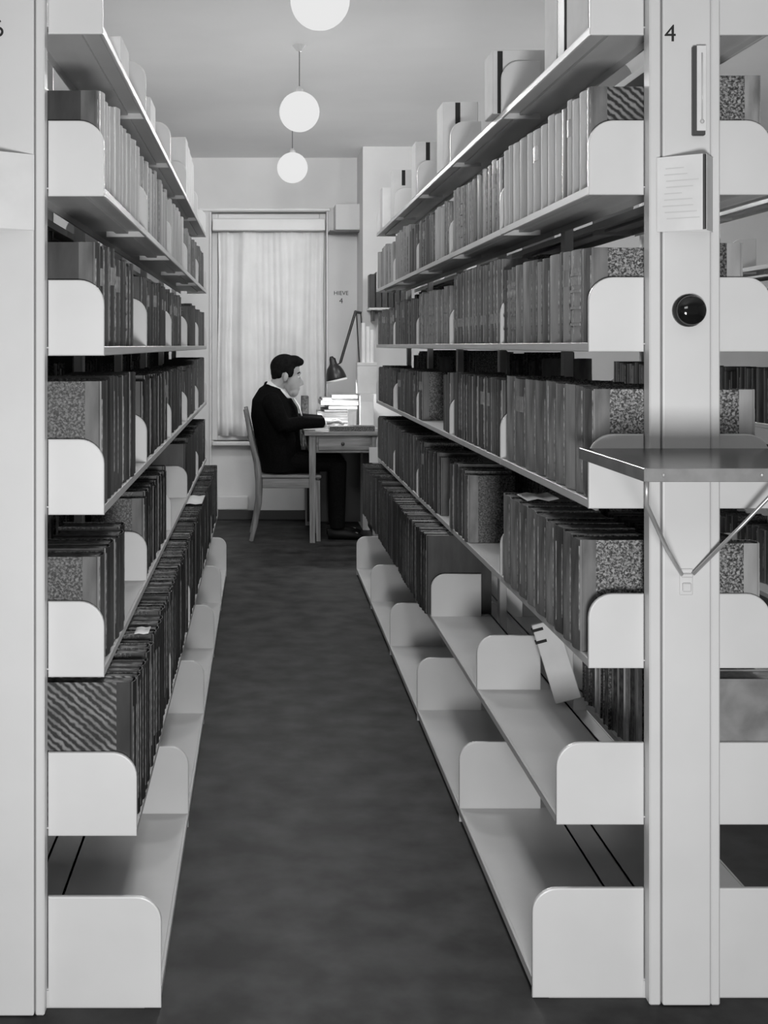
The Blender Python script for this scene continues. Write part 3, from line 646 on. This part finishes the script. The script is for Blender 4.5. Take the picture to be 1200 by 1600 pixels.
loft(bm, [(.040, 0, 1.108), (.092, 0, 1.080), (.150, 0, 1.040), (.205, 0, .992)], [.066, .073, .070, .045], [.030, .032, .030, .022], n=16); cl = obj('shirt_collar', bm, SHIRT, pr, True)
bm = bmesh.new(); loft(bm, [(.235, 0, 1.0), (.272, 0, .94), (.292, 0, .87)], [.022, .035, .028], [.008, .008, .006], n=10); obj('shirt_front', bm, SHIRT, pr, True)
for s in (-1, 1):
    bm = bmesh.new(); loft(bm, [(.440, s * .119, .826), (.456, s * .113, .823)], [.034, .032], [.028, .025], n=12); obj('shirt_cuff', bm, SHIRT, pr)
bm = bmesh.new()
ball(bm, (.168, 0, 1.228), (.104, .085, .093), 24, 16); ball(bm, (.128, 0, 1.192), (.060, .080, .070), 20, 14); ball(bm, (.235, 0, 1.266), (.062, .066, .045), 18, 12)
ball(bm, (.276, 0, 1.262), (.034, .052, .030), 14, 10); ball(bm, (.105, 0, 1.16), (.032, .058, .040), 14, 10)
for s in (-1, 1): ball(bm, (.205, s * .066, 1.190), (.030, .018, .040), 12, 10)
hr = obj('hair', bm, HAIR, pr); remesh(hr, .006, 4)
for s in (-1, 1):
    bm = bmesh.new(); ball(bm, (.268, s * .030, 1.152), (.010, .013, .008), 12, 8); obj('eye', bm, PAPER, pr, True)
    bm = bmesh.new(); ball(bm, (.276, s * .030, 1.150), (.004, .006, .006), 10, 8); obj('iris', bm, INK, pr, True)
    bm = bmesh.new(); loft(bm, [(.278, s * .016, 1.184), (.276, s * .034, 1.188), (.262, s * .052, 1.180)], .0045, n=6); obj('eyebrow', bm, HAIR, pr)

# ------------------------------------------------------------------ on the desk
DZ = .7806
# articulated lamp with its bulb
lm = thing('desk_lamp', 'dark articulated desk lamp with a bell shade lighting the papers', 'lamp', (.735, 8.995, DZ))
bm = bmesh.new(); loft(bm, [(0, 0, 0), (0, 0, .012), (0, 0, .03)], [.05, .048, .016], n=20); obj('base', bm, DARKMETAL, lm)
bm = bmesh.new()
for o_ in (-.010, .022): loft(bm, [(.02 + o_, 0, .03), (-.028 + o_, 0, .838)], .0045, n=8)
obj('lower_arm', bm, DARKMETAL, lm)
bm = bmesh.new(); loft(bm, [(-.045, 0, .846), (.0, 0, .838)], .010, n=8); loft(bm, [(-.045, -.008, .846), (-.045, .008, .846)], .012, n=10, side=(1, 0, 0)); obj('elbow_joint', bm, DARKMETAL, lm)
bm = bmesh.new()
for o_ in (-.006, .006): loft(bm, [(-.045 + o_, o_ * .6, .846), (-.155 + o_, o_ * .6, .475)], .005, n=8)
obj('upper_arm', bm, DARKMETAL, lm)
bm = bmesh.new(); loft(bm, [(-.150, 0, .475), (-.175, 0, .462), (-.185, 0, .47), (-.195, 0, .505), (-.215, 0, .515), (-.232, 0, .497)], .005, n=8); obj('swivel_loop', bm, DARKMETAL, lm)
ax0, ax1 = Vector((-.222, 0, .520)), Vector((-.182, 0, .345)); ax = (ax1 - ax0)
prof = [(0, .012), (.10, .020), (.28, .024), (.36, .032), (.48, .052), (.66, .066), (.85, .074), (1.0, .077)]
bm = bmesh.new(); out = loft(bm, [ax0 + ax * u for u, r in prof], [r for u, r in prof], n=26, cap=False)
inn = loft(bm, [ax0 + ax * u for u, r in prof[2:]], [r - .0025 for u, r in prof[2:]], n=26, cap=False)
for k in range(26): bm.faces.new((out[-1][k], out[-1][(k + 1) % 26], inn[-1][(k + 1) % 26], inn[-1][k]))
bm.faces.new(out[0]); obj('lamp_shade', bm, DARKMETAL, lm, True, fix=True)
bm = bmesh.new(); rim = loft(bm, [ax0 + ax * .95, ax0 + ax * 1.03], [.0785, .0785], n=26, cap=False); rim2 = loft(bm, [ax0 + ax * .95, ax0 + ax * 1.03], [.0745, .0745], n=26, cap=False)
for a in (0, 1):
    for k in range(26): bm.faces.new((rim[a][k], rim[a][(k + 1) % 26], rim2[a][(k + 1) % 26], rim2[a][k]))
obj('shade_rim', bm, PAPER, lm, True)  # rim coloured white to stand in for lamplight on the shade edge
bm = bmesh.new(); ball(bm, ax0 + ax * .66, .026, 14, 10); obj('bulb', bm, emitter('bulb_glow', 12), lm, True)
d = bpy.data.lights.new('desk_lamp_light', 'POINT'); d.energy = 15; d.shadow_soft_size = .03
o = bpy.data.objects.new('desk_lamp_light', d); C.objects.link(o); o.parent = lm; o.location = ax0 + ax * .80

def stack_item(name, label, cat, x0, x1, y0, y1, z, h, m, rz=0, pages=True, group=None):
    t = thing(name, label, cat, ((x0 + x1) / 2, (y0 + y1) / 2, z), group, rz); w, l = (x1 - x0) / 2, (y1 - y0) / 2
    e = min(.003, h * .2)
    bm = bmesh.new(); bx(bm, -w, w, -l, l, 0, e); bx(bm, -w, w, -l, l, h - e, h); bx(bm, -w - .001, -w + .003, -l, l, 0, h); obj('cover', bm, m, t)
    box('text_block', -w + .0035, w - .004, -l + .004, l - .004, e, h - e, PAPER, t)
    return t
G = 'books and files piled on the desk'
z = DZ
hs = [(.030, LEATHER[4], 'dark bound file', .43, .69), (.030, LEATHER[11], 'pale file', .435, .70), (.016, LEATHER[10], 'thin pale booklet', .44, .70), (.034, LEATHER[12], 'thick pale file', .42, .71), (.020, LEATHER[3], 'black file', .46, .70), (.030, LEATHER[11], 'pale bound book', .50, .715), (.034, LEATHER[12], 'pale file', .44, .72), (.016, LEATHER[9], 'thin grey booklet', .45, .715), (.018, LEATHER[12], 'pale booklet', .53, .72)]
for k, (h, m, nm, a, b) in enumerate(hs):
    stack_item('file' if 'file' in nm else 'book', '%s, %s from the bottom of the pile behind the lamp on the desk' % (nm, ordinal(k + 1)), 'file' if 'file' in nm else 'book', a, b, 9.095 + R.uniform(-.01, .01), 9.42 + R.uniform(-.02, .02), z, h - .0008, m, R.uniform(-.03, .03), True, G); z += h
stack_item('book', 'closed marbled book lying along the near edge of the desk', 'book', .57, .705, 8.51, 8.825, DZ, .034, M_SPECKD, math.pi / 2)
# open book before the reader
ob = thing('open_book', 'open book with white pages on the desk before the reader', 'book', (.585, 8.885, DZ))
bm = bmesh.new(); n = 12
for s in (-1, 1):
    g = []
    for i in range(n + 1):
        u = i / n; g.append((s * u * .092, .004 + .026 * math.sin(math.pi * min(1, u * 1.15)) * (1 - u * .5)))
    for (xa, za), (xb, zb) in zip(g, g[1:]):
        q = [bm.verts.new(p) for p in ((xa, -.085, za), (xb, -.085, zb), (xb, .085, zb), (xa, .085, za))]
        w_ = [bm.verts.new(p) for p in ((xa, -.085, .003), (xb, -.085, .003), (xb, .085, .003), (xa, .085, .003))]
        bm.faces.new(q); bm.faces.new(w_[::-1])
        for i2 in range(4): bm.faces.new((w_[i2], w_[(i2 + 1) % 4], q[(i2 + 1) % 4], q[i2]))
bmesh.ops.remove_doubles(bm, verts=bm.verts[:], dist=1e-5)
obj('pages', bm, PAPER, ob)
box('cover', -.095, .095, -.088, .088, 0, .0029, LEATHER[3], ob)
bx_ = thing('white_box', 'small white cube-shaped box standing on the desk beside the tall carton', 'box', (.648, 8.766, DZ))
box('case', -.03, .03, -.026, .026, 0, .135, PAPER, bx_, .002); box('lid', -.032, .032, -.0275, .0275, .1352, .15, PAPER, bx_, .002)
tc = thing('carton', 'tall white carton standing on the right end of the desk', 'carton', (.757, 8.83, DZ))
box('case', -.047, .047, -.05, .05, 0, .255, PAPER, tc, .002); box('flap', -.047, .047, -.0512, -.05, .20, .252, CARD, tc)
tc = thing('carton', 'wide grey carton balanced on the tall white carton on the desk', 'carton', (.757, 8.84, DZ + .2556))
box('case', -.070, .070, -.06, .06, 0, .20, CARD, tc, .002); box('lid', -.0715, .0715, -.0615, .0615, .2005, .222, CARD, tc, .002)
for k, (x, h, lab) in enumerate(((.735, .285, 'taller pale paper roll'), (.768, .26, 'middle pale paper roll'), (.797, .235, 'shortest pale paper roll'))):
    bm = bmesh.new(); zb = DZ + .2556 + .2224; rr = .0145
    loft(bm, [(0, 0, 0), (0, 0, h)], rr, n=14); o = obj('paper_roll', bm, PAPER, None, False); o.location = (x, 8.845, zb)
    tag(o, lab + ' standing on the cartons beside the lamp', 'paper roll', 'paper rolls on the cartons')
ub = thing('standing_book', 'dark board-backed book standing upright on the far end of the desk', 'book', (.306, 9.32, DZ))
box('cover', 0, .055, 0, .14, 0, .215, LEATHER[2], ub, .002); box('text_block', .0035, .0515, -.0008, .13, .004, .2155, PAGES, ub)
pn = thing('pencil', 'pale pencil lying on the desk by the hand of the reader', 'pencil', (.38, 8.63, DZ + .0042)); 
bm = bmesh.new(); loft(bm, [(0, 0, 0), (.10, .0, 0)], .004, n=6, side=(0, 1, 0)); obj('shaft', bm, PAPER, pn); bm = bmesh.new(); loft(bm, [(.10, 0, 0), (.118, 0, 0)], [.004, .0006], n=6, side=(0, 1, 0)); obj('point', bm, INK, pn)

# small wall shelf with dark books on the pier
ws = thing('wall_shelf', 'short shelf fixed to the wall pier above the desk', 'shelf', (.79, 9.2, 1.640))
box('board', 0, .36, -.20, 0, 0, .018, PAINT2, ws, .003); box('wall_bracket', .03, .045, -.16, 0, -.08, -.0005, DARKMETAL, ws); box('wall_bracket', .30, .315, -.16, 0, -.08, -.0005, DARKMETAL, ws)
for k in range(6):
    t = thing('book', 'dark book, %s from the window on the short wall shelf' % ordinal(k + 1), 'book', (.795 + .045 * k, 9.005, 1.6585), 'dark books on the short wall shelf')
    h = (.245, .26, .25, .235, .25, .24)[k]; box('cover', 0, .042, 0, .16, 0, h, LEATHER[1 + k % 3], t, .003); box('text_block', .004, .038, .0045, .1615, .004, h + .0006, PAGES, t)
